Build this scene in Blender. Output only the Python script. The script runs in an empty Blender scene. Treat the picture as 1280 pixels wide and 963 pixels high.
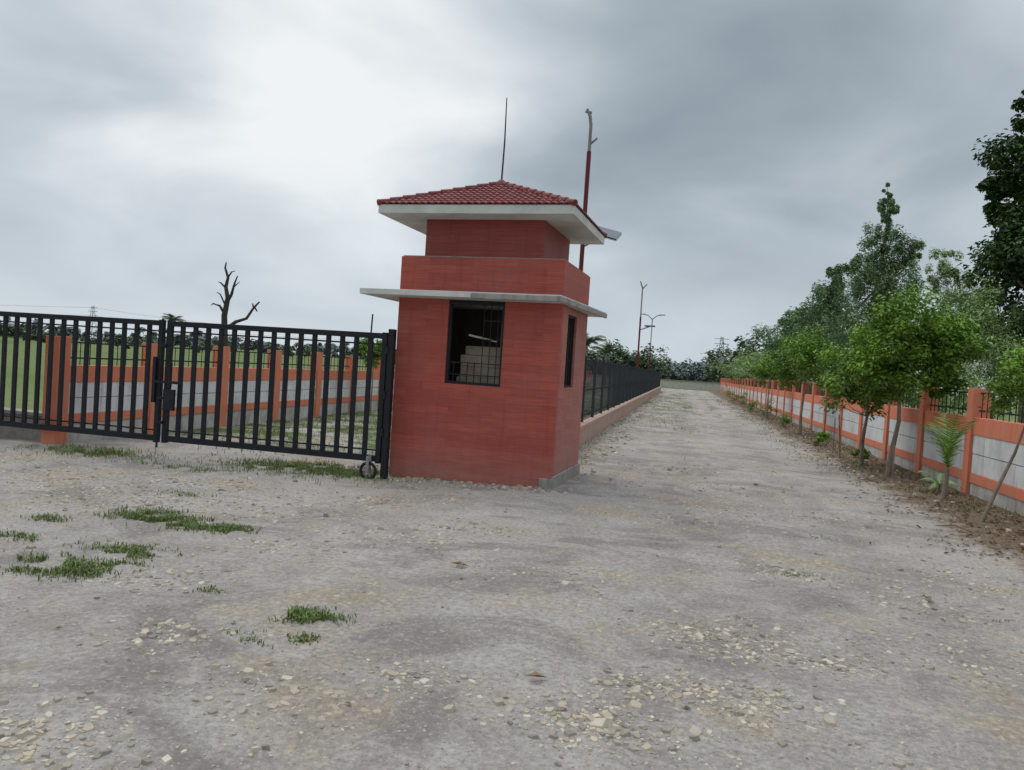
import bpy, math, random
from mathutils import Vector, Matrix, noise as mn
random.seed(7)
R=random.random
def U(a,b): return a+(b-a)*R()
scene=bpy.context.scene
# ------------------------------------------------------------ mesh builder
class MB:
    def __init__(s): s.v=[];s.f=[];s.m=[];s.t=[]
    def face(s,idx,m=0,t=0.5): s.f.append(idx);s.m.append(m);s.t.append(t)
    def box(s,x0,x1,y0,y1,z0,z1,m=0,M=None):
        b=len(s.v)
        P=[(x0,y0,z0),(x1,y0,z0),(x1,y1,z0),(x0,y1,z0),(x0,y0,z1),(x1,y0,z1),(x1,y1,z1),(x0,y1,z1)]
        if M: P=[tuple(M@Vector(p)) for p in P]
        s.v+=P
        for q in ((0,3,2,1),(4,5,6,7),(0,1,5,4),(1,2,6,5),(2,3,7,6),(3,0,4,7)): s.face([b+i for i in q],m)
    def prism(s,poly,z0,z1,m=0):
        b=len(s.v);n=len(poly)
        s.v+=[(p[0],p[1],z0) for p in poly]+[(p[0],p[1],z1) for p in poly]
        s.face([b+i for i in reversed(range(n))],m); s.face([b+n+i for i in range(n)],m)
        for i in range(n):
            j=(i+1)%n; s.face([b+i,b+j,b+n+j,b+n+i],m)
    def tube(s,pts,rad,seg=8,m=0,cap=True):
        pts=[Vector(p) for p in pts]
        if not hasattr(rad,'__len__'): rad=[rad]*len(pts)
        b=len(s.v);n=len(pts)
        for i,p in enumerate(pts):
            d=(pts[min(i+1,n-1)]-pts[max(i-1,0)])
            if d.length<1e-6: d=Vector((0,0,1))
            d.normalize()
            a=Vector((1,0,0)) if abs(d.x)<.9 else Vector((0,1,0))
            e1=d.cross(a).normalized(); e2=d.cross(e1)
            for k in range(seg):
                t=2*math.pi*k/seg
                s.v.append(tuple(p+(e1*math.cos(t)+e2*math.sin(t))*rad[i]))
        for i in range(n-1):
            for k in range(seg):
                k2=(k+1)%seg
                s.face([b+i*seg+k,b+i*seg+k2,b+(i+1)*seg+k2,b+(i+1)*seg+k],m)
        if cap:
            s.face([b+k for k in range(seg)],m); s.face([b+(n-1)*seg+k for k in reversed(range(seg))],m)
    def leaf(s,p,size,n,m=1,t=.5,asp=.5,bend=.15):
        a=Vector((R()-.5,R()-.5,R()-.5))
        e=n.cross(a)
        if e.length<1e-4: return
        e.normalize(); w=n.cross(e); b=len(s.v)
        q=[p-e*size*.5, p+w*size*asp*.5+n*size*bend, p+e*size*.5, p-w*size*asp*.5+n*size*bend]
        s.v+=[tuple(x) for x in q]; s.face([b,b+1,b+2,b+3],m,t)
    def obj(s,name,mats,smooth=False,parent=None,bevel=0):
        me=bpy.data.meshes.new(name); me.from_pydata(s.v,[],s.f)
        for mt in mats: me.materials.append(mt)
        me.polygons.foreach_set('material_index',s.m)
        at=me.attributes.new('tone','FLOAT','FACE'); at.data.foreach_set('value',s.t)
        if smooth: me.polygons.foreach_set('use_smooth',[True]*len(s.f))
        me.update()
        o=bpy.data.objects.new(name,me); scene.collection.objects.link(o)
        if parent: o.parent=parent
        if bevel:
            bm=o.modifiers.new('b','BEVEL'); bm.width=bevel; bm.segments=2; bm.limit_method='ANGLE'
        return o
# ------------------------------------------------------------ node helper
class NT:
    def __init__(s,name):
        s.mat=bpy.data.materials.new(name); s.mat.use_nodes=True
        s.nt=s.mat.node_tree; s.b=s.nt.nodes['Principled BSDF']; s.L=s.nt.links.new
    def n(s,t,**k):
        x=s.nt.nodes.new(t)
        for a,b in k.items(): setattr(x,a,b)
        return x
    def put(s,sock,v):
        if isinstance(v,bpy.types.NodeSocket): s.L(v,sock)
        elif v is not None:
            if isinstance(v,tuple) and len(v)==3 and sock.type=='RGBA': v=v+(1,)
            sock.default_value=v
    def pos(s): return s.n('ShaderNodeNewGeometry').outputs['Position']
    def objc(s): return s.n('ShaderNodeTexCoord').outputs['Object']
    def noise(s,vec,scale,detail=4,rough=.55,dist=0):
        x=s.n('ShaderNodeTexNoise'); s.put(x.inputs['Vector'],vec)
        x.inputs['Scale'].default_value=scale;x.inputs['Detail'].default_value=detail
        x.inputs['Roughness'].default_value=rough;x.inputs['Distortion'].default_value=dist
        return x.outputs['Fac']
    def vor(s,vec,scale,feat='F1'):
        x=s.n('ShaderNodeTexVoronoi',feature=feat); s.put(x.inputs['Vector'],vec); x.inputs['Scale'].default_value=scale
        return x
    def ramp(s,f,stops):
        x=s.n('ShaderNodeValToRGB'); s.put(x.inputs[0],f); cr=x.color_ramp
        while len(cr.elements)<len(stops): cr.elements.new(.5)
        for e,(p,c) in zip(cr.elements,stops):
            e.position=p; e.color=(c,c,c,1) if not isinstance(c,tuple) else c+(1,)
        return x.outputs[0]
    def mix(s,f,a,b,mode='MIX'):
        x=s.n('ShaderNodeMix',data_type='RGBA',blend_type=mode)
        s.put(x.inputs[0],f); s.put(x.inputs[6],a); s.put(x.inputs[7],b); return x.outputs[2]
    def math(s,op,a,b=None,c=None,clamp=False):
        x=s.n('ShaderNodeMath',operation=op,use_clamp=clamp); s.put(x.inputs[0],a)
        if b is not None: s.put(x.inputs[1],b)
        if c is not None: s.put(x.inputs[2],c)
        return x.outputs[0]
    def mr(s,v,a,b,c=0.,d=1.):
        x=s.n('ShaderNodeMapRange'); s.put(x.inputs[0],v)
        for i,q in enumerate((a,b,c,d)): x.inputs[i+1].default_value=q
        return x.outputs[0]
    def sep(s,v):
        x=s.n('ShaderNodeSeparateXYZ'); s.L(v,x.inputs[0]); return x.outputs
    def comb(s,a,b,c):
        x=s.n('ShaderNodeCombineXYZ')
        for i,q in enumerate((a,b,c)): s.put(x.inputs[i],q)
        return x.outputs[0]
    def vscale(s,v,sc):
        x=s.n('ShaderNodeMapping'); s.L(v,x.inputs[0]); x.inputs['Scale'].default_value=sc; return x.outputs[0]
    def bump(s,h,st=.4,d=.02):
        x=s.n('ShaderNodeBump'); x.inputs['Strength'].default_value=st; x.inputs['Distance'].default_value=d
        s.L(h,x.inputs['Height']); s.L(x.outputs[0],s.b.inputs['Normal'])
    def done(s,col,rough=.85,spec=.3,metal=0):
        s.put(s.b.inputs['Base Color'],col); s.put(s.b.inputs['Roughness'],rough)
        s.b.inputs['Specular IOR Level'].default_value=spec; s.b.inputs['Metallic'].default_value=metal
        return s.mat
def dirty(name,c,c2=None,amt=.5,scale=3,rough=.8,spec=.3,bump=.2,metal=0,streak=True):
    k=NT(name); p=k.pos()
    c2=c2 or tuple(x*.55 for x in c)
    f=k.noise(p,scale,5,.65)
    f=k.mr(f,.42,.72,0,amt)
    col=k.mix(f,c,c2)
    if streak:
        g=k.noise(k.vscale(p,(9,9,1.1)),1.3,3,.6)
        col=k.mix(k.mr(g,.52,.78,0,amt*.7),col,tuple(x*.5 for x in c2))
    if bump: k.bump(k.noise(p,35,3,.7),bump,.01)
    return k.done(col,rough,spec,metal)
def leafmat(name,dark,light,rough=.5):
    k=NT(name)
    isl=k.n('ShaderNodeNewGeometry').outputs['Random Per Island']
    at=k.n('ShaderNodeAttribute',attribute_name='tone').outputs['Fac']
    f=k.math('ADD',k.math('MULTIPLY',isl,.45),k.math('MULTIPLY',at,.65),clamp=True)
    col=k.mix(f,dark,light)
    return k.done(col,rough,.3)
# ------------------------------------------------------------ materials
ORANGE=dirty('orange_paint',(.70,.215,.12),(.55,.27,.19),.7,2.5)
WHITEP=dirty('white_panel',(.70,.70,.71),(.46,.46,.45),.8,2)
PLINTH=dirty('plinth_paint',(.55,.53,.50),(.30,.26,.22),.9,3)
SOFFIT=dirty('white_soffit',(.64,.64,.62),(.42,.41,.40),.7,2.5,streak=False)
CONC=dirty('concrete',(.36,.34,.32),(.20,.18,.16),.9,6,bump=.4)
SALMON=dirty('kerb_salmon',(.52,.34,.28),(.36,.29,.24),.8,4,bump=.4)
BLACK=dirty('black_iron_paint',(.010,.012,.018),(.025,.024,.025),.5,6,rough=.5,spec=.3,bump=0,streak=False)
FENCE=dirty('fence_iron',(.03,.038,.045),(.06,.06,.06),.5,6,rough=.55,spec=.3,bump=0,streak=False)
REDP=dirty('red_pole_paint',(.15,.014,.018),(.10,.02,.02),.5,5,rough=.5,bump=0,streak=False)
GREYM=dirty('galvanised',(.25,.25,.25),(.15,.12,.10),.6,6,rough=.5,bump=0,streak=False)
BARK=dirty('bark',(.26,.215,.165),(.13,.10,.075),.8,9,bump=.6)
DEADW=dirty('dead_wood',(.06,.05,.045),(.03,.027,.025),.6,6,bump=.4)
PYL=dirty('pylon_steel',(.34,.37,.40),(.28,.31,.34),.4,1,bump=0,streak=False)
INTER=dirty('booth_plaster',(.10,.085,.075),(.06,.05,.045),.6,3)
BEIGE=dirty('cement_block',(.52,.43,.33),(.34,.28,.21),.8,6,bump=.3)
DARKG=dirty('rubber_dark',(.02,.02,.02),(.05,.045,.04),.5,8,streak=False)
PANEL=dirty('solar_cells',(.04,.05,.09),(.08,.09,.13),.4,5,rough=.2,spec=.6,bump=0,streak=False)
def clad(name,base,dark,dust):
    k=NT(name); p=k.objc(); s=k.sep(p)
    h=k.math('ADD',s[0],s[1]); v=k.comb(h,s[2],0.)
    b=k.n('ShaderNodeTexBrick'); k.L(v,b.inputs['Vector'])
    b.inputs['Scale'].default_value=1; b.inputs['Brick Width'].default_value=.62; b.inputs['Row Height'].default_value=.105
    b.inputs['Mortar Size'].default_value=.0022; b.inputs['Mortar Smooth'].default_value=.3; b.offset=.37; b.offset_frequency=2
    b.inputs['Color1'].default_value=(0,0,0,1); b.inputs['Color2'].default_value=(1,1,1,1); b.inputs['Mortar'].default_value=(.5,.5,.5,1)
    col=k.mix(k.math('MULTIPLY',b.outputs['Color'],.7),base,dark)
    g=k.noise(k.comb(k.math('MULTIPLY',h,2.5),k.math('MULTIPLY',s[2],60.),b.outputs['Color']),1.2,4,.65,.3)
    col=k.mix(k.mr(g,.42,.70,0,.5),col,tuple(x*.55 for x in dark))
    col=k.mix(k.mr(g,.28,.42,.3,0),col,tuple(min(1,x*1.4+.03) for x in base))
    col=k.mix(k.math('MULTIPLY',b.outputs['Fac'],.5),col,tuple(x*.45 for x in dark))
    w=k.noise(p,1.6,5,.65)
    col=k.mix(k.mr(w,.42,.75,0,dust),col,(.38,.20,.17))
    dr=k.noise(k.comb(k.math('MULTIPLY',h,9.),k.math('MULTIPLY',s[2],.7),0.),1.,3,.6)
    col=k.mix(k.mr(dr,.55,.8,0,.4),col,tuple(x*.5 for x in dark))
    low=k.math('MULTIPLY',k.mr(s[2],.0,.5,1.,0.),k.noise(p,6,4,.7))
    col=k.mix(k.math('MULTIPLY',low,.7),col,(.36,.24,.20))
    k.bump(b.outputs['Fac'],-.3,.004)
    return k.done(col,k.mr(w,.3,.7,.42,.65),.35)
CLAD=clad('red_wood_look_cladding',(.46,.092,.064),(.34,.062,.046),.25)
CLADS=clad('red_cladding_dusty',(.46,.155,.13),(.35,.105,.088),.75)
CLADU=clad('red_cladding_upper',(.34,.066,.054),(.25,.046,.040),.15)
k=NT('roof_tile'); p=k.objc()
col=k.mix(k.n('ShaderNodeNewGeometry').outputs['Random Per Island'],(.27,.050,.048),(.17,.034,.036))
col=k.mix(k.mr(k.noise(p,5,4,.7),.46,.70,0,.7),col,(.18,.10,.10)); TILE=k.done(col,.65,.3)
# ground material
k=NT('packed_gravel'); p=k.pos(); s=k.sep(p)
big=k.noise(p,.42,4,.6,.5); med=k.noise(p,2.3,6,.7); dk=k.noise(k.vscale(p,(.75,1.1,1)),.9,6,.66,1.0); fin=k.noise(p,26,5,.75)
col=k.ramp(big,[(.3,(.27,.24,.222)),(.45,(.36,.325,.302)),(.60,(.44,.405,.375)),(.8,(.50,.46,.42))])
col=k.mix(k.mr(med,.38,.68,.0,.8),col,(.52,.48,.445))
# compacted darker wheel tracks, wandering with the noise
ww=k.math('MULTIPLY',k.math('SUBTRACT',big,.5),2.2)
xx=k.math('ADD',s[0],ww)
def strip(x0): return k.mr(k.math('ABSOLUTE',k.math('SUBTRACT',xx,x0)),.38,.12)
trk=k.math('MAXIMUM',strip(.15),strip(1.75))
trk=k.math('MULTIPLY',trk,k.mr(med,.62,.42,.1,.5))
col=k.mix(trk,col,(.25,.222,.208))
col=k.mix(k.mr(dk,.50,.61,0,.72),col,(.225,.198,.190))
om=k.mr(k.math('ADD',k.math('MULTIPLY',k.noise(p,.8,3,.6),.75),k.math('MULTIPLY',med,.3)),.55,.64)
col=k.mix(k.math('MULTIPLY',om,.75),col,(.40,.325,.24))
col=k.mix(k.mr(fin,.46,.70,.0,.75),col,(.20,.178,.16))
col=k.mix(k.mr(fin,.46,.28,.0,.6),col,(.62,.575,.52))
vo=k.vor(k.mix(.06,p,k.n('ShaderNodeTexNoise').outputs['Color']),23)
rc=k.n('ShaderNodeSeparateColor'); k.L(vo.outputs['Color'],rc.inputs[0])
stc=k.ramp(rc.outputs[0],[(0,(.28,.23,.18)),(.5,(.50,.41,.29)),(1,(.62,.54,.42))])
sm=k.math('MULTIPLY',k.math('MULTIPLY',k.mr(om,.1,.8),k.mr(vo.outputs['Distance'],.50,.40)),k.mr(rc.outputs[1],.3,.5))
col=k.mix(k.math('MULTIPLY',sm,.8),col,stc)
pk=k.vor(p,55)
pkc=k.n('ShaderNodeSeparateColor'); k.L(pk.outputs['Color'],pkc.inputs[0])
col=k.mix(k.math('MULTIPLY',k.mr(pk.outputs['Distance'],.24,.36,.7,0),k.mr(pkc.outputs[1],.4,.6)),col,k.ramp(pkc.outputs[0],[(0,(.15,.13,.12)),(.5,(.38,.34,.29)),(1,(.64,.58,.49))]))
wob=k.math('MULTIPLY',k.math('SUBTRACT',med,.5),1.9)
soil=k.mr(k.math('ADD',s[0],wob),3.0,3.35)
soilc=k.ramp(fin,[(.3,(.11,.077,.055)),(.55,(.21,.155,.11)),(.75,(.31,.24,.18))])
col=k.mix(soil,col,soilc)
gl=k.math('MULTIPLY',k.mr(k.math('ADD',s[0],k.math('MULTIPLY',wob,1.5)),-2.6,-3.2),k.mr(k.math('ADD',s[1],wob),11.5,13.))
gl=k.math('MULTIPLY',gl,k.mr(dk,.40,.52))
col=k.mix(gl,col,k.mix(fin,(.04,.07,.015),(.15,.20,.065)))
gc=k.math('MULTIPLY',k.mr(s[1],18,38),k.mr(k.noise(k.vscale(p,(1.4,.35,1)),1.,4,.65),.53,.58))
gc=k.math('MULTIPLY',gc,k.mr(s[0],2.6,1.6))
col=k.mix(k.math('MULTIPLY',gc,.75),col,(.16,.18,.08))
k.bump(k.noise(p,20,5,.8),.85,.035)
GRAVEL=k.done(col,.93,.15)
k=NT('field_grass'); p=k.pos()
f=k.noise(p,.05,3,.6); f2=k.noise(p,3,5,.7)
col=k.ramp(f,[(.35,(.12,.16,.05)),(.5,(.15,.20,.07)),(.65,(.20,.22,.10))])
col=k.mix(k.mr(f2,.35,.7,0,.5),col,(.08,.11,.035))
FIELD=k.done(col,.95,.1)
k=NT('stone_mix')
col=k.ramp(k.n('ShaderNodeNewGeometry').outputs['Random Per Island'],[(0,(.20,.175,.155)),(.3,(.36,.305,.24)),(.65,(.50,.415,.305)),(1,(.62,.56,.46))])
p=k.pos(); col=k.mix(k.mr(k.noise(p,14,4,.7),.42,.66,0,.6),col,(.38,.345,.31))
STONE=k.done(col,.9,.2)
GRASS=leafmat('grass_blades',(.06,.10,.02),(.20,.26,.07))
LITTER=leafmat('dry_leaves',(.09,.055,.03),(.28,.19,.10))
LF_FIC=leafmat('leaf_bright',(.035,.085,.010),(.25,.43,.05))
LF_EUC=leafmat('leaf_greyish',(.045,.090,.040),(.24,.36,.16))
LF_LIT=leafmat('leaf_feathery',(.09,.16,.05),(.34,.47,.18))
LF_DRK=leafmat('leaf_dark',(.012,.034,.010),(.07,.14,.035))
LF_FAR=leafmat('leaf_far',(.055,.09,.055),(.15,.20,.115))  # leaf colour paled to paint in distance haze
LF_HAZ=leafmat('leaf_haze',(.12,.16,.15),(.19,.23,.21))  # stronger distance haze painted into the leaf colour
# ------------------------------------------------------------ ground
def H(x,y):
    h=0.0
    if x<-1.5: h-=min(.08,(-1.5-x)*.033)
    if x>3.0: h+=min(.07,(x-3.0)*.06)
    fade=1 if y<40 else .5
    h+=fade*(.022*mn.noise(Vector((x*.7,y*.7,0)))+.012*mn.noise(Vector((x*2.6,y*2.6,3)))+.007*mn.noise(Vector((x*8,y*8,5))))
    return h
ys=[];y=-4.
while y<97: ys.append(y); y+=max(.07,y*.014)
xs=[-12.2+.1*i for i in range(167)]
mb=MB(); nx=len(xs)
for j,y in enumerate(ys):
    for i,x in enumerate(xs):
        e=(i in(0,nx-1) or j in(0,len(ys)-1))
        mb.v.append((x,y,-.3 if e else H(x,y)))
for j in range(len(ys)-1):
    for i in range(nx-1):
        a=j*nx+i; mb.face([a,a+1,a+nx+1,a+nx])
mb.obj('gravel_road',[GRAVEL],True)
mb=MB(); Rr=[0,15,30,60,120,250,500,1000,2400]; sg=48
mb.v.append((0,30,-.16))
for r in Rr[1:]:
    for q in range(sg):
        t=2*math.pi*q/sg; mb.v.append((r*math.cos(t),30+r*math.sin(t),-.16))
for q in range(sg): mb.face([0,1+q,1+(q+1)%sg])
for i in range(len(Rr)-2):
    for q in range(sg):
        q2=(q+1)%sg; mb.face([1+i*sg+q,1+(i+1)*sg+q,1+(i+1)*sg+q2,1+i*sg+q2])
mb.obj('ground',[FIELD])
# ------------------------------------------------------------ stones
mb=MB()
def stone(x,y,s,flat=.35):
    z=H(x,y); n=random.choice((4,4,5,6)); a0=U(0,6.28); b=len(mb.v)
    tx,ty=U(-.3,.3),U(-.3,.3); el=U(.6,1)
    th=s*flat*U(.4,1.2)
    ca,sa=math.cos(a0),math.sin(a0)
    rs=[U(.65,1.2) for _ in range(n)]
    for lvl,sc in((0,1.1),(1,.80)):
        for q in range(n):
            t=6.283*q/n; rr=s*sc*rs[q]
            px=rr*math.cos(t); py=rr*math.sin(t)*el
            px,py=px*ca-py*sa,px*sa+py*ca
            mb.v.append((x+px,y+py,z-.008+(th+.007)*lvl+px*tx+py*ty))
    mb.face([b+n+q for q in range(n)])
    for q in range(n): q2=(q+1)%n; mb.face([b+q,b+q2,b+n+q2,b+n+q])
cl=[(-2.17,6.3,.5,200),(-1.9,6.9,.5,150),(-1.16,3.5,.3,110),(-.26,3.32,.36,420),(-.1,3.8,.25,160),(.41,4.67,.5,480),(.9,4.5,.3,140),(.39,3.83,.35,280),(-2.34,2.5,.4,240),(-2.6,3.6,.4,160),
 (-1.8,3.1,.4,90),(1.04,6.54,.5,200),(1.7,4.9,.5,120),(-5.7,6.6,1.,600),(-4.2,6.9,1.,450),(-7.2,7.2,1.2,600),(-8.6,8.2,1.,400),(-5.5,8.0,1.2,600),(-3.2,8.0,.7,260),(-2.8,9.0,.6,220),(-1.9,9.3,.4,120),(-4.6,9.9,.8,220),
 (-3.4,4.6,.5,140),(-.9,5.6,.6,100),(.3,8.4,.8,200),(1.6,9.5,1.,220),(2.4,7.0,.7,200),(-.6,10.8,.5,110),(0,13,1.2,260),(1.2,3.2,.4,150),(1.9,6.0,.5,120),(-3.2,5.6,.5,120),(2.9,5.6,.5,150),(.9,11,1,160)]
for cx,cy,sg_,n in cl:
    for _ in range(n): stone(random.gauss(cx,sg_*.6),random.gauss(cy,sg_*.36),U(.005,.018) if R()<.6 else (U(.015,.032) if R()<.93 else U(.03,.045)))
for _ in range(18000):
    y=2+R()**1.5*26; x=U(-9,4.2)
    if mn.noise(Vector((x*.9,y*.9,9)))<-.0 and R()<.75: continue
    stone(x,y,U(.003,.012) if R()<.94 else U(.012,.026),.6)
for _ in range(1000): stone(U(-1.9,-1.2)+random.gauss(0,.12),U(11.2,60),U(.02,.06),.6)
for _ in range(900): stone(U(2.7,4.2),U(8,45),U(.012,.045),.5)
for _ in range(260):
    t=R(); stone(-3.7+t*2.4+random.gauss(0,.05),9.70-t*.1-.12+random.gauss(0,.09),U(.01,.045),.6)
for _ in range(60): stone(U(-6,3.5),U(3,16),U(.02,.045),.9)
mb.obj('stones',[STONE])
# ------------------------------------------------------------ grass
mb=MB()
def blade(x,y,h,w=.006):
    z=H(x,y)-.005; a=U(0,6.28); l=U(.2,1.1)*h; b=len(mb.v); dx,dy=math.cos(a),math.sin(a)
    px,py=-dy*w,dx*w; t=R()
    mb.v+=[(x-px,y-py,z),(x+px,y+py,z),(x+dx*l*.4+px*.8,y+dy*l*.4+py*.8,z+h*.65),(x+dx*l*.4-px*.8,y+dy*l*.4-py*.8,z+h*.65),(x+dx*l,y+dy*l,z+h*U(.5,1))]
    mb.face([b,b+1,b+2,b+3],0,t); mb.face([b+3,b+2,b+4],0,t)
def patch(cx,cy,sx,sy,n,h):
    for _ in range(n):
        x=random.gauss(cx,sx); y=random.gauss(cy,sy)
        if mn.noise(Vector((x*5,y*5,2)))<-.12: continue
        blade(x,y,U(.3,1)*h,U(.002,.0055))
for a in [(-2.06,4.1,.11,.06,1000,.055),(-2.09,3.72,.08,.04,450,.04),(-1.9,3.78,.04,.03,130,.04),(-4.19,4.53,.20,.11,2200,.065),(-4.05,5.08,.16,.09,1200,.05),(-3.85,4.75,.1,.05,450,.045),
  (-4.65,6.16,.22,.14,2400,.07),(-4.25,6.02,.3,.07,1500,.05),(-3.85,6.1,.1,.08,600,.06),(-5.04,9.7,.6,.32,7500,.08),(-4.2,9.8,.3,.2,1800,.07),(-8.1,9.3,.45,.22,2200,.1),(-5.1,5.07,.18,.07,500,.045),(-5.4,5.7,.1,.06,350,.05),
  (-6.4,8.9,.4,.1,700,.06),(-5.2,7.3,.15,.08,250,.05),(1.0,6.5,.1,.05,110,.03),(1.6,8.2,.15,.06,100,.03),(-2.9,4.4,.06,.04,100,.035),(2.2,5.9,.08,.04,70,.03)]: patch(*a)
for _ in range(60): patch(U(-.9,.6),U(22,70),.25,.9,130,.07)
for _ in range(60): patch(random.choice((-1.7,2.6,2.9)),U(15,75),.15,.8,90,.08)
for _ in range(190): patch(U(-8.8,-2.4),U(11,34),.35,.35,150,.13)
for _ in range(70): patch(U(3.3,4.2),U(9,40),.12,.2,50,.10)
mb.obj('grass',[GRASS])
mb=MB()
for _ in range(5500):
    y=8+R()**1.4*50; x=4.2-abs(random.gauss(0,.65))
    n=Vector((U(-.5,.5),U(-.5,.5),1)).normalized(); mb.leaf(Vector((x,y,H(x,y)+.01)),U(.03,.08),n,0,R(),.4)
for _ in range(70):
    x,y=U(-6,3),U(2.5,11); n=Vector((U(-.3,.3),U(-.3,.3),1)).normalized(); mb.leaf(Vector((x,y,H(x,y)+.006)),U(.02,.05),n,0,R(),.45)
for x,y,sz in((-1.55,5.55,.15),(-.6,3.7,.12),(1.9,6.2,.16)):
    mb.leaf(Vector((x,y,H(x,y)+.02)),sz,Vector((.1,.1,1)).normalized(),0,.9,.4)
for x,y in [(3.7,13.),(3.4,16),(3.8,11),(3.3,19)]+[(U(3.2,4.1),U(9,30)) for _ in range(25)]:
    a=U(0,3.14);l=U(.2,.6); mb.tube([(x,y,H(x,y)+.01),(x+l*.5*math.cos(a),y+l*.5*math.sin(a),H(x,y)+.05),(x+l*math.cos(a+.2),y+l*math.sin(a+.2),H(x,y)+.02)],[.008,.007,.003],5,0)
mb.obj('fallen_leaves',[LITTER])
# ------------------------------------------------------------ boundary walls
def bwall(name,X,side,y0,n,sp,ztop,zpost,rail=True):
    mb=MB(); f=-side
    def bx(a,b,y0,y1,z0,z1,m): mb.box(min(a,b),max(a,b),y0,y1,z0,z1,m)
    for i in range(n):
        y=y0+i*sp; hw=.115; dz=U(-.03,.03)
        bx(X+f*.05,X-f*.20,y-hw,y+hw,-.2,zpost+dz,0)
        if i==n-1: break
        a,b=y+hw,y+sp-hw; j=U(-.006,.006)
        bx(X,X-f*.15,a,b,-.2,.22,2)
        bx(X+f*.015,X-f*.15,a,b,.22,.37,0)
        zb=ztop-.26; mid=(.37+zb)/2
        bx(X+j,X-f*.13,a,b,.37,mid-.006,1); bx(X+f*.004,X-f*.13,a,b,mid+.006,zb,1); bx(X-f*.015,X-f*.1,a,b,mid-.006,mid+.006,2)
        bx(X+f*.015,X-f*.15,a,b,zb,ztop+U(-.01,.01),0)
        if rail:
            for z in (ztop+.10,zpost-.1):
                bx(X-f*.05,X-f*.075,a,b,z,z+.025,3)
            q=a+.1
            while q<b: bx(X-f*.055,X-f*.07,q,q+.012,ztop,zpost-.08,3); q+=.2
    return mb.obj(name,[ORANGE,WHITEP,PLINTH,BLACK],bevel=.006)
bwall('boundary_wall',4.42,1,13.0-2.4*3,36,2.4,1.21,1.68)
bwall('boundary_wall',-9.12,-1,9.72,34,2.08,1.12,1.56)
# ------------------------------------------------------------ fence along road
mb=MB()
mb.box(-2.16,-1.9,12.2,77,-.2,.36,0); mb.box(-2.18,-1.88,12.2,77,.36,.43,0)
y=12.3
while y<77: mb.box(-2.06,-2.0,y,y+.06,.43,1.86,1); y+=2.0
for z in (.55,1.1,1.74): mb.box(-2.045,-2.02,12.2,77,z,z+.035,1)
y=12.35
while y<77: mb.box(-2.016,-2.006,y,y+.011,.46,1.80,1); y+=.13
mb.obj('boundary_fence',[SALMON,FENCE])
mb=MB(); mb.box(-14,9,112,112.3,-.3,.9,0); mb.box(-14,9,111.9,112.4,.9,1.0,1)
mb.obj('compound_wall',[dirty('far_wall',(.58,.53,.48)),CONC])
mb=MB(); mb.box(-13.4,-9.35,9.85,10.05,-.3,.30,0); mb.box(-13.4,-9.35,9.80,10.1,.30,.36,0); mb.obj('culvert_parapet',[CONC],bevel=.01)
# ------------------------------------------------------------ guard booth
W,D=2.28,1.70
booth=bpy.data.objects.new('guard_booth',None); scene.collection.objects.link(booth)
booth.location=(-1.54,9.62,0); booth.rotation_euler=(0,0,math.radians(-4))
ZS=2.38
mb=MB()
wl,wr,wb=-1.55,-.765,1.26
T=.12
mb.box(-W,wl,0,T,-.2,ZS); mb.box(wr,0,0,T,-.2,ZS); mb.box(wl,wr,0,T,-.2,wb)
mb.obj('front_wall',[CLAD],parent=booth)
mb=MB()
mb.box(-T,0,T,.39,-.2,ZS); mb.box(-T,0,.95,D-T,-.2,ZS); mb.box(-T,0,.39,.95,-.2,1.30); mb.box(-T,0,.39,.95,2.28,ZS)
mb.obj('side_wall',[CLADS],parent=booth)
mb=MB(); mb.box(-W,-W+T,T,D-T,-.2,ZS)
mb.box(-W,-1.3,D-T,D,-.2,ZS); mb.box(-.75,0,D-T,D,-.2,ZS); mb.box(-1.3,-.75,D-T,D,-.2,1.45); mb.box(-1.3,-.75,D-T,D,2.2,ZS)
mb.obj('rear_walls',[CLADS],parent=booth)
mb=MB(); t2=.004
mb.box(-W+T,-1.3,D-T-t2,D-T-.001,0,ZS-.003); mb.box(-.75,-T,D-T-t2,D-T-.001,0,ZS-.003); mb.box(-1.3,-.75,D-T-t2,D-T-.001,0,1.45)
mb.box(-W+T+.001,-W+T+t2,T,D-T-.006,0,ZS-.003); mb.box(-W+T,-T,T,D-T,-.1,.02)
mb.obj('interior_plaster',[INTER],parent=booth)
mb=MB()
mb.box(.003,.035,-.02,D+.02,-.2,.16); mb.box(-.16,.03,-.03,-.002,-.2,.13); mb.obj('footing',[CONC],parent=booth,bevel=.01)
mb=MB()
poly=[(-W-.42,-.35),(-1.15,-.36),(.06,-.35),(.20,D+.45),(-W-.35,D+.4)]
mb.prism(poly,ZS,ZS+.075,0)
mb.obj('canopy_slab',[SOFFIT],parent=booth,bevel=.006)
mb=MB(); mb.prism([(-1.12,-.372),(.07,-.362),(.215,D+.455),(.17,D+.455),(.04,-.31),(-1.12,-.32)],ZS-.012,ZS+.062,0)
mb.obj('unpainted_slab_edge',[CONC],parent=booth,bevel=.012)
mb=MB(); mb.box(-W,0,0,D,ZS+.075,2.94); mb.obj('parapet',[CLAD],parent=booth,bevel=.003)
mb=MB(); mb.box(-W+.02,-.02,.02,D-.02,2.94,2.955); mb.obj('parapet_top',[CONC],parent=booth)
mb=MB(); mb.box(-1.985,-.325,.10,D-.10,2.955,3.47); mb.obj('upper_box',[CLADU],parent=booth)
x0,x1,y0,y1=-W-.24,.135,-.30,D+.22
mb=MB(); mb.box(x0,x1,y0,y1,3.46,3.575); mb.obj('roof_slab',[SOFFIT],parent=booth,bevel=.005)
mb=MB()
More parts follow.
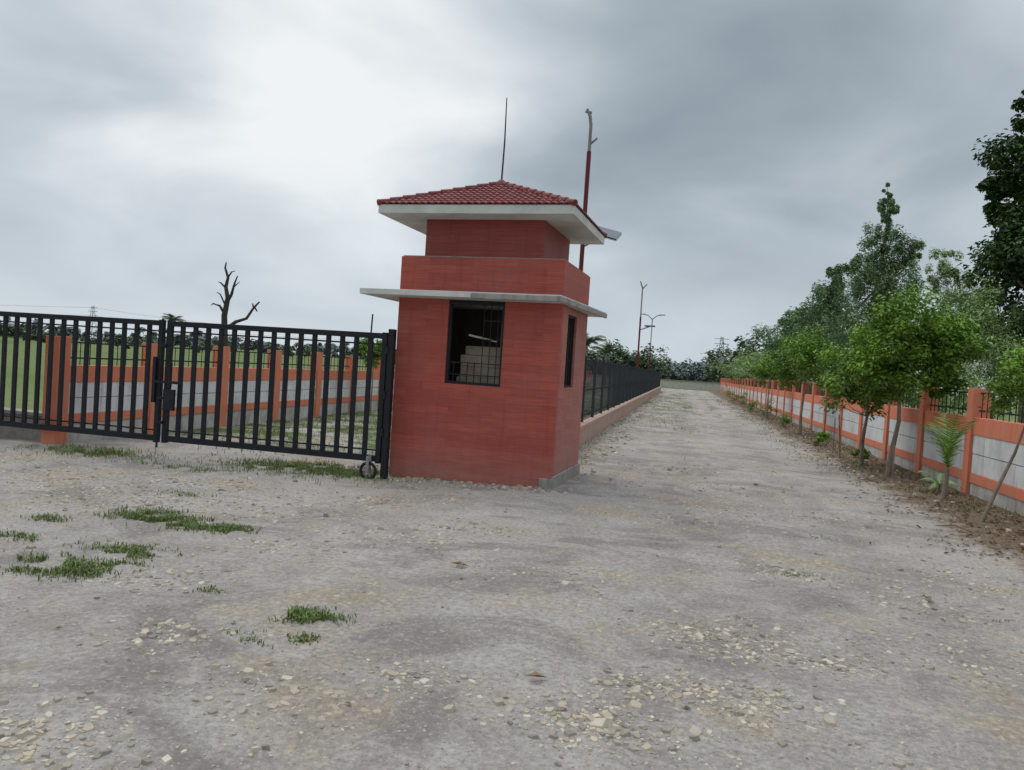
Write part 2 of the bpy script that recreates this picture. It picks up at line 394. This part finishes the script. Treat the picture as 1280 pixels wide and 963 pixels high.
cx,cy=(x0+x1)/2,(y0+y1)/2; ap=Vector((cx,cy,4.10)); ez=3.577; ov=.012
C=[Vector((x0-ov,y0-ov,ez)),Vector((x1+ov,y0-ov,ez)),Vector((x1+ov,y1+ov,ez)),Vector((x0-ov,y1+ov,ez))]
for q in range(4):
    a,b=C[q],C[(q+1)%4]; mid=(a+b)/2; e=(b-a).normalized(); up=(ap-mid); Ls=up.length; up.normalize(); nn=e.cross(up).normalized()
    if nn.z<0: nn=-nn
    w=(b-a).length; rows=10; rib=.092
    for r in range(rows):
        t0,t1=Ls*r/rows,Ls*(r+1)/rows+.01
        h0=w/2*(1-t0/Ls); h1=w/2*max(0,(1-t1/Ls))
        i0=-int(h0/rib)-1
        for i in range(i0,-i0+1):
            sa,sb=i*rib,(i+1)*rib
            if sa>h0 or sb<-h0: continue
            K=6; bs=len(mb.v)
            for kx in range(K+1):
                s=sa+(sb-sa)*kx/K; hgt=.017*abs(math.sin(math.pi*kx/K))**.8
                sl=max(-h0,min(h0,s)); su=max(-h1,min(h1,s))
                base=mid+e*sl+up*t0
                mb.v.append(tuple(base+nn*(hgt-.006))); mb.v.append(tuple(base+nn*(hgt+.014))); mb.v.append(tuple(mid+e*su+up*t1+nn*hgt))
            for kx in range(K):
                c0=bs+kx*3; mb.face([c0,c0+3,c0+4,c0+1]); mb.face([c0+1,c0+4,c0+5,c0+2])
for c in C:
    n=10
    for i in range(n):
        p0=c.lerp(ap,i/n)+Vector((0,0,.018)); p1=c.lerp(ap,(i+1.15)/n)+Vector((0,0,.008))
        mb.tube([p0,p1],[.042,.034],10)
mb.tube([ap+Vector((0,0,-.02)),ap+Vector((0,0,.04)),ap+Vector((0,0,.07))],[.09,.06,.02],12)
mb.obj('tiled_hip_roof',[TILE],parent=booth)
mb=MB(); mb.tube([(cx,cy,4.1),(cx+.01,cy,4.7),(cx+.0,cy,5.32)],[.013,.011,.007],6); mb.obj('antenna_rod',[BLACK],parent=booth)
mb=MB()
mb.box(wl,wl+.035,.03,.08,wb,ZS);mb.box(wr-.035,wr,.03,.08,wb,ZS);mb.box(wl+.035,wr-.035,.03,.08,wb,wb+.035);mb.box(wl+.035,wr-.035,.03,.08,ZS-.06,ZS)
for i in range(1,8):
    x=wl+(wr-wl)*i/8; mb.tube([(x,.055,wb+.03),(x,.055,wb+.30 if i<5 else ZS-.05)],.006,6)
for z in (wb+.12,wb+.28): mb.box(wl+.035,wr-.035,.047,.053,z,z+.014)
for z in (wb+.6,wb+.85): mb.box((wl+wr)/2+.1,wr-.035,.047,.053,z,z+.014)
mb.obj('front_window_grille',[BLACK],parent=booth)
mb=MB(); 
mb.box(-.08,-.03,.39,.42,1.30,2.28);mb.box(-.08,-.03,.92,.95,1.30,2.28);mb.box(-.08,-.03,.42,.92,1.30,1.33);mb.box(-.08,-.03,.42,.92,2.25,2.28)
for i in range(1,6):
    y=.39+.56*i/6; mb.tube([(-.05,y,1.3),(-.05,y,2.28)],.006,6)
for i in range(1,6):
    x=-1.3+.55*i/6; mb.tube([(x,D-.06,1.45),(x,D-.06,2.2)],.007,6)
for z in(1.6,1.8,2.0): mb.box(-1.3,-.75,D-.07,D-.05,z,z+.015)
mb.obj('rear_window_grilles',[BLACK],parent=booth)
mb=MB()
for i,(a,b,z0,z1,y) in enumerate([(-1.62,-.75,.02,.9,.55),(-1.60,-.78,.9,1.35,.57),(-1.56,-.8,1.352,1.50,.58),(-1.56,-.78,1.502,1.66,.58),(-1.50,-.85,1.662,1.79,.60)]):
    mb.box(a,b,y,y+.5,z0,z1)
mb.obj('stacked_blocks',[BEIGE],parent=booth,bevel=.01)
mb=MB(); mb.tube([(-1.35,.3,1.93),(-.95,.32,1.86)],.014,8); mb.obj('tube_lamp',[SOFFIT],parent=booth)
# ------------------------------------------------------------ gates
def gate(xa,xb,Y,latch_left):
    mb=MB(); z0,z1=.15,1.87
    mb.box(xa,xa+.07,Y-.035,Y+.035,z0-.02,z1+.01);mb.box(xb-.07,xb,Y-.035,Y+.035,z0-.02,z1+.01)
    mb.box(xa+.07,xb-.07,Y-.03,Y+.03,z1-.075,z1); mb.box(xa+.07,xb-.07,Y-.03,Y+.03,z0,z0+.085)
    n=16
    for i in range(1,n):
        x=xa+.035+(xb-xa-.07)*i/n; mb.box(x-.034,x+.034,Y-.016,Y+.016,z0+.085,z1-.075)
    for z in (z1-.16,z0+.14): mb.box(xa+.07,xb-.07,Y+.017,Y+.033,z,z+.022)
    if latch_left:
        mb.box(xa-.16,xa+.30,Y-.085,Y-.040,.98,1.02); mb.box(xa+.09,xa+.13,Y-.09,Y-.038,.92,1.28); mb.box(xa-.16,xa-.11,Y-.09,Y-.038,.70,1.35)
        mb.tube([(xa-.05,Y-.06,1.9),(xa-.05,Y-.06,.06)],.016,8); mb.box(xa+.02,xa+.2,Y-.075,Y-.037,.6,.9)
        for z in(.4,.75,1.5): mb.box(xa-.08,xa+.02,Y-.078,Y-.037,z,z+.04)
    return mb.obj('iron_gate',[BLACK],bevel=.004)
gate(-7.17,-3.84,9.52,True); gate(-10.6,-7.22,9.50,False)
mb=MB(); mb.box(-3.83,-3.75,9.50,9.60,-.15,1.93); mb.tube([(-4.12,9.6,1.8),(-4.11,9.6,2.12)],.012,6)
for z in(.5,1.0,1.6): mb.tube([(-3.84,9.5,z),(-3.84,9.5,z+.1)],.03,8)
mb.obj('gate_hinge_post',[BLACK],bevel=.004)
mb=MB()
c=Vector((-3.98,9.45,.03))
N=20
ring=[(c.x+.105*math.cos(6.283*i/N),c.y,c.z+.105*math.sin(6.283*i/N)) for i in range(N+1)]
mb.tube(ring,.022,8,0,False)
for i in range(5):
    t=6.283*i/5; mb.tube([tuple(c),(c.x+.095*math.cos(t),c.y,c.z+.095*math.sin(t))],.008,6,1)
mb.tube([(c.x,c.y-.04,c.z),(c.x,c.y+.05,c.z)],.02,8,1)
mb.box(c.x-.02,c.x+.02,c.y+.03,c.y+.045,c.z-.02,c.z+.2,1); mb.box(c.x-.02,c.x+.02,c.y-.045,c.y-.03,c.z-.02,c.z+.2,1)
mb.obj('gate_wheel',[DARKG,GREYM])
mb=MB(); mb.box(-11.1,-10.72,9.3,9.7,-.2,2.2,0); mb.box(-11.16,-10.66,9.24,9.76,2.2,2.3,1); mb.obj('gate_pillar',[ORANGE,WHITEP],bevel=.01)
# ------------------------------------------------------------ lamp poles
def pole(x,y,h,redh,lean,kind):
    mb=MB(); top=Vector((x+lean,y,h)); b=Vector((x,y,-.1)); 
    P=lambda z: b.lerp(top,(z+.1)/(h+.1))
    mb.tube([b,P(.5)],[.09,.085],10,0); mb.tube([P(.5),P(redh*.55)],.062,10,0); mb.tube([P(redh*.55),P(redh)],.048,10,0)
    mb.tube([P(redh-.02),P(h-.3)],.035,8,1)
    if kind==0:
        mb.tube([P(h-.35),P(h-.15)+Vector((-.03,0,0)),P(h)+Vector((-.10,0,.0))],[.035,.035,.025],8,1)
        mb.tube([P(h-.1)+Vector((-.13,0,.05)),P(h-.1)+Vector((.0,0,.02))],.03,8,1)
        mb.tube([P(h-.75),P(h-.62)+Vector((.16,-.02,0))],[.028,.02],8,1)
        q=P(4.42); M=Matrix.Translation(q+Vector((.50,0,.05)))@Matrix.Rotation(math.radians(14),4,'Y')@Matrix.Rotation(math.radians(24),4,'X')
        mb.box(-.26,.26,-.3,.3,0,.03,2,M); mb.box(-.28,.28,-.32,.32,-.014,-.002,3,M)
        mb.tube([q+Vector((0,0,-.25)),q+Vector((.45,0,.0))],.018,6,1)
        mb.tube([q+Vector((0,0,-.02)),q+Vector((.48,0,.03))],.018,6,1)
        mb.box(q.x+.03,q.x+.24,q.y-.1,q.y+.08,q.z-.16,q.z-.06,3)
    elif kind==1:
        mb.tube([P(h-.35),P(h)+Vector((-.14,0,.0))],[.04,.03],8,1); mb.tube([P(h-.4),P(h-.15)+Vector((.22,0,0))],[.035,.03],8,1)
        mb.tube([P(3.9),P(4.0)+Vector((.5,0,.1))],.03,6,1); mb.box(P(3).x+.25,P(3).x+.8,y-.2,y+.2,4.1,4.16,2)
    else:
        for sgn in(-1,1):
            mb.tube([P(h-.35),P(h-.05)+Vector((sgn*.35,0,0)),P(h)+Vector((sgn*.75,0,0))],[.04,.035,.03],8,1)
            mb.box(x+lean+sgn*.72-.2,x+lean+sgn*.72+.2,y-.1,y+.1,h-.03,h+.05,3)
    return mb.obj('street_lamp',[REDP,GREYM,PANEL,SOFFIT])
pole(-2.26,16.2,7.1,6.2,.02,0)
pole(-2.35,41.3,6.5,4.6,.0,1)
pole(-2.4,57.5,6.0,3.6,.0,2)
# ------------------------------------------------------------ trees
def rdir():
    while True:
        v=Vector((U(-1,1),U(-1,1),U(-1,1)))
        if .05<v.length<1: return v.normalized()
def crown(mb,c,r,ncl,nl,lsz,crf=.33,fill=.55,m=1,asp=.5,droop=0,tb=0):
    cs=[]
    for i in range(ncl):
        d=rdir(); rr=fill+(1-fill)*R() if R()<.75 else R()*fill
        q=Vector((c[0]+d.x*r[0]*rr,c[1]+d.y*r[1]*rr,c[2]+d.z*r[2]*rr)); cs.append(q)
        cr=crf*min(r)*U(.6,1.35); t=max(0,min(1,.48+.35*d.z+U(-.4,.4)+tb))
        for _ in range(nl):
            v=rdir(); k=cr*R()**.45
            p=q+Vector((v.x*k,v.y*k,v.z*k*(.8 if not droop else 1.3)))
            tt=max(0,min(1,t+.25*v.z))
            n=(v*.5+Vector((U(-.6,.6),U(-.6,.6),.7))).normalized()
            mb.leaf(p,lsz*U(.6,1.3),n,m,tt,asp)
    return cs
def tree(name,base,trunk,tr,crowns,lmat,nl=60,lsz=.07,bmat=BARK,crf=.33,asp=.5,fill=.5,limb=.3,droop=0):
    mb=MB(); b=Vector(base); pts=[b+Vector(p) for p in trunk]
    n=len(pts); mb.tube(pts,[tr*(1-.75*i/(n-1)) for i in range(n)],8,0)
    for (c,r,ncl) in crowns:
        c=b+Vector(c); cs=crown(mb,c,r,ncl,nl,lsz,crf,fill,1,asp,droop)
        for q in random.sample(cs,max(2,int(len(cs)*limb))):
            q=c.lerp(q,.85)
            s=min(pts[n//2:],key=lambda p:(p-q).length if p.z<q.z+.2 else 1e3+(p-q).length)
            m=(s+q)/2+Vector((U(-.05,.05),U(-.05,.05),-.08*(q-s).length)); 
            mb.tube([s,m,q],[tr*.25,tr*.14,tr*.05],5,0,False)
    return mb.obj(name,[bmat,lmat])
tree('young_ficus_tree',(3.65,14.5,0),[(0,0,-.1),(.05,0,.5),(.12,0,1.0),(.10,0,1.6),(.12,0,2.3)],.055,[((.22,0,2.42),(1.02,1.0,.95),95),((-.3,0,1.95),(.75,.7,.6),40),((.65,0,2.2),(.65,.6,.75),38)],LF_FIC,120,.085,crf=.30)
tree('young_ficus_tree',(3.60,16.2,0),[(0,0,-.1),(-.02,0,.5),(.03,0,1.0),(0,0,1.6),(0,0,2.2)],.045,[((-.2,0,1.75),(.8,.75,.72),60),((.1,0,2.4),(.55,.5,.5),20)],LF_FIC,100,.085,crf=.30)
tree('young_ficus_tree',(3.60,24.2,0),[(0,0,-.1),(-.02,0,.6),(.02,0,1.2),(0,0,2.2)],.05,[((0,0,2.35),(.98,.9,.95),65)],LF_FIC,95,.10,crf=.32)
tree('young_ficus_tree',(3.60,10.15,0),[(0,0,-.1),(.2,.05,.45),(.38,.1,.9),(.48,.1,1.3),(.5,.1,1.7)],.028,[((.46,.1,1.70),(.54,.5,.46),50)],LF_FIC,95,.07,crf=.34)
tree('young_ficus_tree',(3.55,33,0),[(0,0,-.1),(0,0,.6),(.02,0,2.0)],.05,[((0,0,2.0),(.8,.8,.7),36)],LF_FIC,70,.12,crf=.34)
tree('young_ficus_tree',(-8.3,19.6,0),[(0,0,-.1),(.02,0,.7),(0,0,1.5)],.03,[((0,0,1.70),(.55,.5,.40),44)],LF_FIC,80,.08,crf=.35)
tree('eucalyptus_tree',(8.2,36,0),[(0,0,-.2),(.1,0,3),(-.1,0,6),(.1,0,9.0)],.16,[((-.2,0,3.8),(2.3,2.,1.9),85),((.1,0,6.0),(1.75,1.6,1.6),75),((.1,0,7.7),(1.05,1.,1.3),42),((.05,0,9.1),(.5,.5,1.0),20),((.0,0,10.1),(.2,.2,.6),7),((1.2,0,7.4),(.6,.6,.8),14),((-1.,0,7.0),(.5,.5,.6),10)],LF_EUC,120,.16,crf=.27,asp=.30,droop=1)
tree('eucalyptus_tree',(8.0,45.5,0),[(0,0,-.2),(.1,0,3),(-.1,0,6),(.1,0,7.6)],.15,[((0,0,3.8),(2.3,2.,1.9),70),((-.2,0,6),(1.8,1.6,1.5),52),((.1,0,7.4),(.8,.8,1.2),20)],LF_EUC,105,.2,crf=.30,asp=.36,droop=1)
tree('eucalyptus_tree',(8.0,54,0),[(0,0,-.2),(.1,0,3),(0,0,6)],.15,[((0,0,3.8),(2.4,2,2.2),60),((.2,0,5.8),(1.6,1.5,1.5),36)],LF_EUC,90,.22,crf=.31,asp=.4,droop=1)
tree('neem_tree',(7.9,66,0),[(0,0,-.2),(.1,0,3),(0,0,5.5)],.16,[((-.3,0,4.6),(2.3,2.2,2.2),60),((.6,0,6.6),(1.6,1.5,1.3),28)],LF_EUC,80,.26,crf=.33)
tree('feathery_tree',(8.3,27,0),[(0,0,-.2),(.1,0,2),(.3,0,4),(.2,0,5.2)],.08,[((.1,0,3.0),(1.5,1.3,1.4),80),((.4,0,4.5),(1.1,1.0,1.0),58),((-.3,0,5.5),(.55,.5,.9),24),((1.1,0,5.2),(.6,.5,.7),22)],LF_LIT,110,.13,crf=.32,asp=.24,droop=1,limb=.1)
tree('feathery_tree',(7.3,20.5,0),[(0,0,-.2),(.1,0,1.5),(.2,0,2.8)],.06,[((.1,0,2.2),(1.3,1.2,1.2),70),((-.2,0,3.3),(.9,.8,.8),36)],LF_LIT,110,.11,crf=.32,asp=.24,droop=1,limb=.1)
tree('mango_tree',(8.6,21.5,0),[(0,0,-.2),(-.1,0,2),(.1,0,4),(.3,0,7)],.24,[((.0,0,7.5),(1.4,1.4,1.2),80),((-.1,0,5.2),(1.75,1.6,1.1),95),((-.1,0,3.5),(1.6,1.5,1.1),60),((-.95,0,6.9),(.6,.5,.4),18),((-.85,0,6.3),(.7,.7,.4),18),((.4,0,9.1),(1.1,1.2,1.0),44),((-.3,0,8.6),(.7,.6,.6),22)],LF_DRK,120,.16,crf=.36,limb=.2)
mb=MB()
for i in range(60):
    y=16+R()**.8*60; x=U(5.2,7.)
    crown(mb,(x,y,U(.9,1.9)),(U(.8,1.4),U(.8,1.4),U(.6,1.1)),12,50,.10+.002*y,.42,.4,0,.35)
mb.obj('hedge',[LF_LIT])
mb=MB()
for i in range(34):
    y=48+R()*45; x=U(5.2,8.)
    crown(mb,(x,y,U(1.6,2.8)),(U(1.2,2.),U(1.2,2.),U(1.,1.6)),12,45,.26,.42,.4,0,.4)
mb.obj('shrubs',[LF_LIT])
mb=MB()
for (x,y,s) in [(3.7,28,.35),(3.6,20.5,.25),(3.9,36,.5),(3.5,39,.5),(3.8,50,.6),(3.8,57,.6),(3.9,17.6,.2),(3.8,64,.7)]:
    crown(mb,(x,y,s*.8),(s,s,s*.8),10,40,.09,.4,.3,0,.35)
mb.obj('verge_shrubs',[LF_FIC])
def palm(name,base,h,tr,nf,fl,lw,mat,nseg=9,e0=.5,e1=1.25,dr=1.5):
    mb=MB(); b=Vector(base)
    mb.tube([b+Vector((0,0,-.05)),b+Vector((.02,0,h*.5)),b+Vector((.03,0,h))],[tr*1.3,tr,tr*.7],8,0)
    for i in range(nf):
        a=6.283*i/nf+U(-.3,.3); el=U(e0,e1); d=Vector((math.cos(a),math.sin(a),0)); L=fl*U(.75,1.1); pts=[];p=b+Vector((.03,0,h))
        for k in range(nseg+1):
            pts.append(p.copy()); e=el-dr*(k/nseg)**1.4; p=p+(d*math.cos(e)+Vector((0,0,math.sin(e))))*L/nseg
        mb.tube(pts,[tr*.25*(1-.8*k/nseg) for k in range(nseg+1)],4,1,False)
        for k in range(1,nseg+1):
            for sg in(-1,1):
                for sub in(0,.33,.66):
                    q=pts[k-1].lerp(pts[k],sub); tan=(pts[k]-pts[k-1]).normalized(); side=tan.cross(Vector((0,0,1))).normalized()*sg
                    ll=L*.38*math.sin(math.pi*(k+.5)/(nseg+2))*U(.8,1.1); tip=q+(side*.6+tan*.8-Vector((0,0,U(.2,.5))))*ll; w=tan*lw
                    c0=len(mb.v); mb.v+=[tuple(q-w),tuple(q+w),tuple(tip)]; mb.face([c0,c0+1,c0+2],1,R())
    return mb.obj(name,[BARK,mat])
palm('small_palm',(3.72,11.8,.02),.50,.035,7,.85,.009,LF_FIC,9,1.25,1.55,1.0)
palm('small_palm',(3.85,12.5,.02),.15,.02,6,.40,.008,LF_LIT)
palm('palm_tree',(-11.5,92,0),4.6,.25,14,2.8,.10,LF_FAR)
palm('palm_tree',(-9.3,94,0),3.8,.22,12,2.4,.09,LF_FAR)
palm('palm_tree',(-112,150,0),6.5,.35,14,3.2,.12,LF_FAR)
mb=MB()
for x,y in((3.45,17.5),(3.5,18.6),(3.62,14.0),(3.5,21.5)): mb.tube([(x,y,-.05),(x+U(-.1,.1),y,U(.8,1.2))],[.015,.012],6)
mb.obj('wooden_stakes',[BARK])
# dead tree
mb=MB(); b=Vector((-23.6,35.7,-.2))
def br(pts,r0,r1): 
    n=len(pts); mb.tube([b+Vector(p) for p in pts],[r0+(r1-r0)*i/(n-1) for i in range(n)],7)
br([(0,0,0),(.1,0,2),(0,0,3.4),(.15,0,4.3)],.2,.13)
br([(.15,0,4.3),(.0,0,4.9),(.1,0,5.4),(-.1,0,5.9),(-.05,0,6.2)],.12,.03)
br([(.1,0,4.1),(.35,0,4.5),(.5,0,5.1),(.65,0,5.5)],.1,.03)
br([(.05,0,4.8),(-.3,0,5.1),(-.45,0,5.15)],.06,.02); br([(.1,0,5.4),(.3,0,5.7),(.5,0,5.75)],.05,.02)
br([(0,0,3.5),(-.3,0,3.9),(-.7,0,4.0),(-.8,0,3.9)],.08,.02); br([(.05,0,3.9),(-.3,0,4.5),(-.5,0,4.6)],.05,.02)
br([(.45,0,4.9),(.8,0,5.2)],.04,.015)
br([(0,0,2.6),(.7,0,3.1),(1.3,0,3.3),(1.7,0,3.9),(2.0,0,4.2)],.11,.04); br([(1.7,0,3.85),(1.6,0,4.1)],.05,.03); br([(1.75,0,3.9),(1.9,0,3.7)],.05,.03)
mb.obj('dead_tree',[DEADW])
# distant tree lines
mb=MB()
def far(x,y,r,h,m,n=9,nl=26,ls=.9):
    crown(mb,(x,y,h*.5),(r,r,h*.5),n,nl,ls,.45,.3,m,.7)
for i in range(44): far(U(-30,-5),U(125,160),U(3,4.5),U(4.5,7.5),0,14,34,.7)
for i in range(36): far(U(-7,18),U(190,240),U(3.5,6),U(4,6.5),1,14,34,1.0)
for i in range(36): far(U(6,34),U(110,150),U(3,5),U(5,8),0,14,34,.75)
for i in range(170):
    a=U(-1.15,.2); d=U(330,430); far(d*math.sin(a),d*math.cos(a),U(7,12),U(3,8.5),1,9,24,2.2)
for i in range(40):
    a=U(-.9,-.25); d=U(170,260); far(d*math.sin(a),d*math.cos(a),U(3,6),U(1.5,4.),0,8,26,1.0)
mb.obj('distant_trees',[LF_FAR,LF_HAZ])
def pyl(x,y,h):
    mb=MB(); w=h*.11; t=h*.007
    L=lambda z,sx,sy: (x+sx*w*(1-.8*z/h),y+sy*w*(1-.8*z/h),z)
    for sx in(-1,1):
        for sy in(-1,1): mb.tube([L(0,sx,sy),L(h,sx,sy)],t,4)
    n=7
    for i in range(n):
        za,zb=h*i/n,h*(i+1)/n
        for sy in(-1,1):
            mb.tube([L(za,-1,sy),L(zb,1,sy)],t*.6,4); mb.tube([L(za,1,sy),L(zb,-1,sy)],t*.6,4)
    for z in(.72,.84,.95): mb.tube([(x-h*.16,y,z*h),(x+h*.16,y,z*h)],t,4)
    mb.obj('electricity_pylon',[PYL])
P3=[(-486,548,29),(-255,640,24),(30,640,36)]
for p in P3: pyl(*p)
mb=MB()
for (a,b2) in ((( -900,470,30),P3[0]),(P3[0],P3[1])):
    for s in(.72,.95):
        pts=[]
        for i in range(13):
            t=i/12; pts.append((a[0]+(b2[0]-a[0])*t,a[1]+(b2[1]-a[1])*t,(a[2]+(b2[2]-a[2])*t)*s+ -5*4*t*(1-t)))
        mb.tube(pts,.10,4)
mb.obj('power_lines',[PYL])
# ------------------------------------------------------------ world
w=bpy.data.worlds.new('World'); scene.world=w; w.use_nodes=True; nt=w.node_tree
class WN(NT):
    def __init__(s,nt): s.nt=nt; s.L=nt.links.new
k=WN(nt); bg=nt.nodes['Background']
EL,AZ=math.radians(62),math.radians(-60)
sky=k.n('ShaderNodeTexSky',sky_type='NISHITA'); sky.sun_disc=False; sky.sun_elevation=EL; sky.sun_rotation=AZ
d=k.n('ShaderNodeTexCoord').outputs['Generated']
s=k.sep(d); zz=k.math('MAXIMUM',s[2],0.)
den=k.math('ADD',zz,.34)
pv=k.comb(k.math('DIVIDE',s[0],den),k.math('DIVIDE',s[1],den),.37)
n1=k.noise(pv,1.9,6,.47,.35); n2=k.noise(pv,.8,2,.5,.3)
f=k.math('ADD',k.math('MULTIPLY',n1,.66),k.math('MULTIPLY',n2,.46))
def glow(vec,lo,hi,amt):
    v=k.n('ShaderNodeVectorMath',operation='DOT_PRODUCT'); k.L(d,v.inputs[0]); v.inputs[1].default_value=Vector(vec).normalized()
    x=k.n('ShaderNodeMapRange',interpolation_type='SMOOTHSTEP'); k.put(x.inputs[0],v.outputs['Value'])
    for i,q in enumerate((lo,hi,0,amt)): x.inputs[i+1].default_value=q
    return x.outputs[0]
f=k.math('ADD',f,glow((-.72,.84,.52),.80,1.02,.24))
f=k.math('SUBTRACT',f,glow((.08,.9,.46),.84,1.,.10))
f=k.math('SUBTRACT',f,glow((-.82,.78,.24),.94,1.,.12))
cc=k.ramp(f,[(.38,(2.9,3.4,3.85)),(.50,(3.9,4.5,5.0)),(.62,(5.5,6.1,6.6)),(.80,(8.9,9.2,9.3))])
hz=k.mr(zz,.0,.24,.9,0.)
cc=k.mix(hz,cc,(6.2,6.9,7.6))
cc=k.mix(k.mr(s[2],-.05,-.0,1,0),cc,(2.8,2.7,2.5))
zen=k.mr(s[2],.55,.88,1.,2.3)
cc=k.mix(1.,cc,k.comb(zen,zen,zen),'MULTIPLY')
cc=k.mix(.95,sky.outputs[0],cc)
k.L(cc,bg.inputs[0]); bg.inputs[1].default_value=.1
sl=bpy.data.lights.new('sun','SUN'); sl.energy=1.2; sl.angle=math.radians(40); sl.color=(1,.94,.86)
so=bpy.data.objects.new('sun',sl); scene.collection.objects.link(so)
sd=Vector((math.sin(AZ)*math.cos(EL),math.cos(AZ)*math.cos(EL),math.sin(EL)))
so.rotation_euler=sd.to_track_quat('Z','Y').to_euler(); so.location=sd*50
# ------------------------------------------------------------ camera
yaw,pitch,roll=math.radians(12.5),math.radians(1.46),math.radians(3.7)
F=Vector((-math.sin(yaw)*math.cos(pitch),math.cos(yaw)*math.cos(pitch),-math.sin(pitch)))
R0=F.cross(Vector((0,0,1))).normalized(); U0=R0.cross(F).normalized()
Rt=R0*math.cos(roll)+U0*math.sin(roll); Up=U0*math.cos(roll)-R0*math.sin(roll)
cam=bpy.data.cameras.new('camera'); cam.sensor_width=36; cam.lens=26.72; cam.clip_end=6000; cam.clip_start=.05
co=bpy.data.objects.new('camera',cam); scene.collection.objects.link(co)
co.matrix_world=Matrix(((Rt.x,Up.x,-F.x,0),(Rt.y,Up.y,-F.y,0),(Rt.z,Up.z,-F.z,1.55),(0,0,0,1)))
scene.camera=co
scene.view_settings.view_transform='Standard'; scene.view_settings.look='None'; scene.view_settings.exposure=0
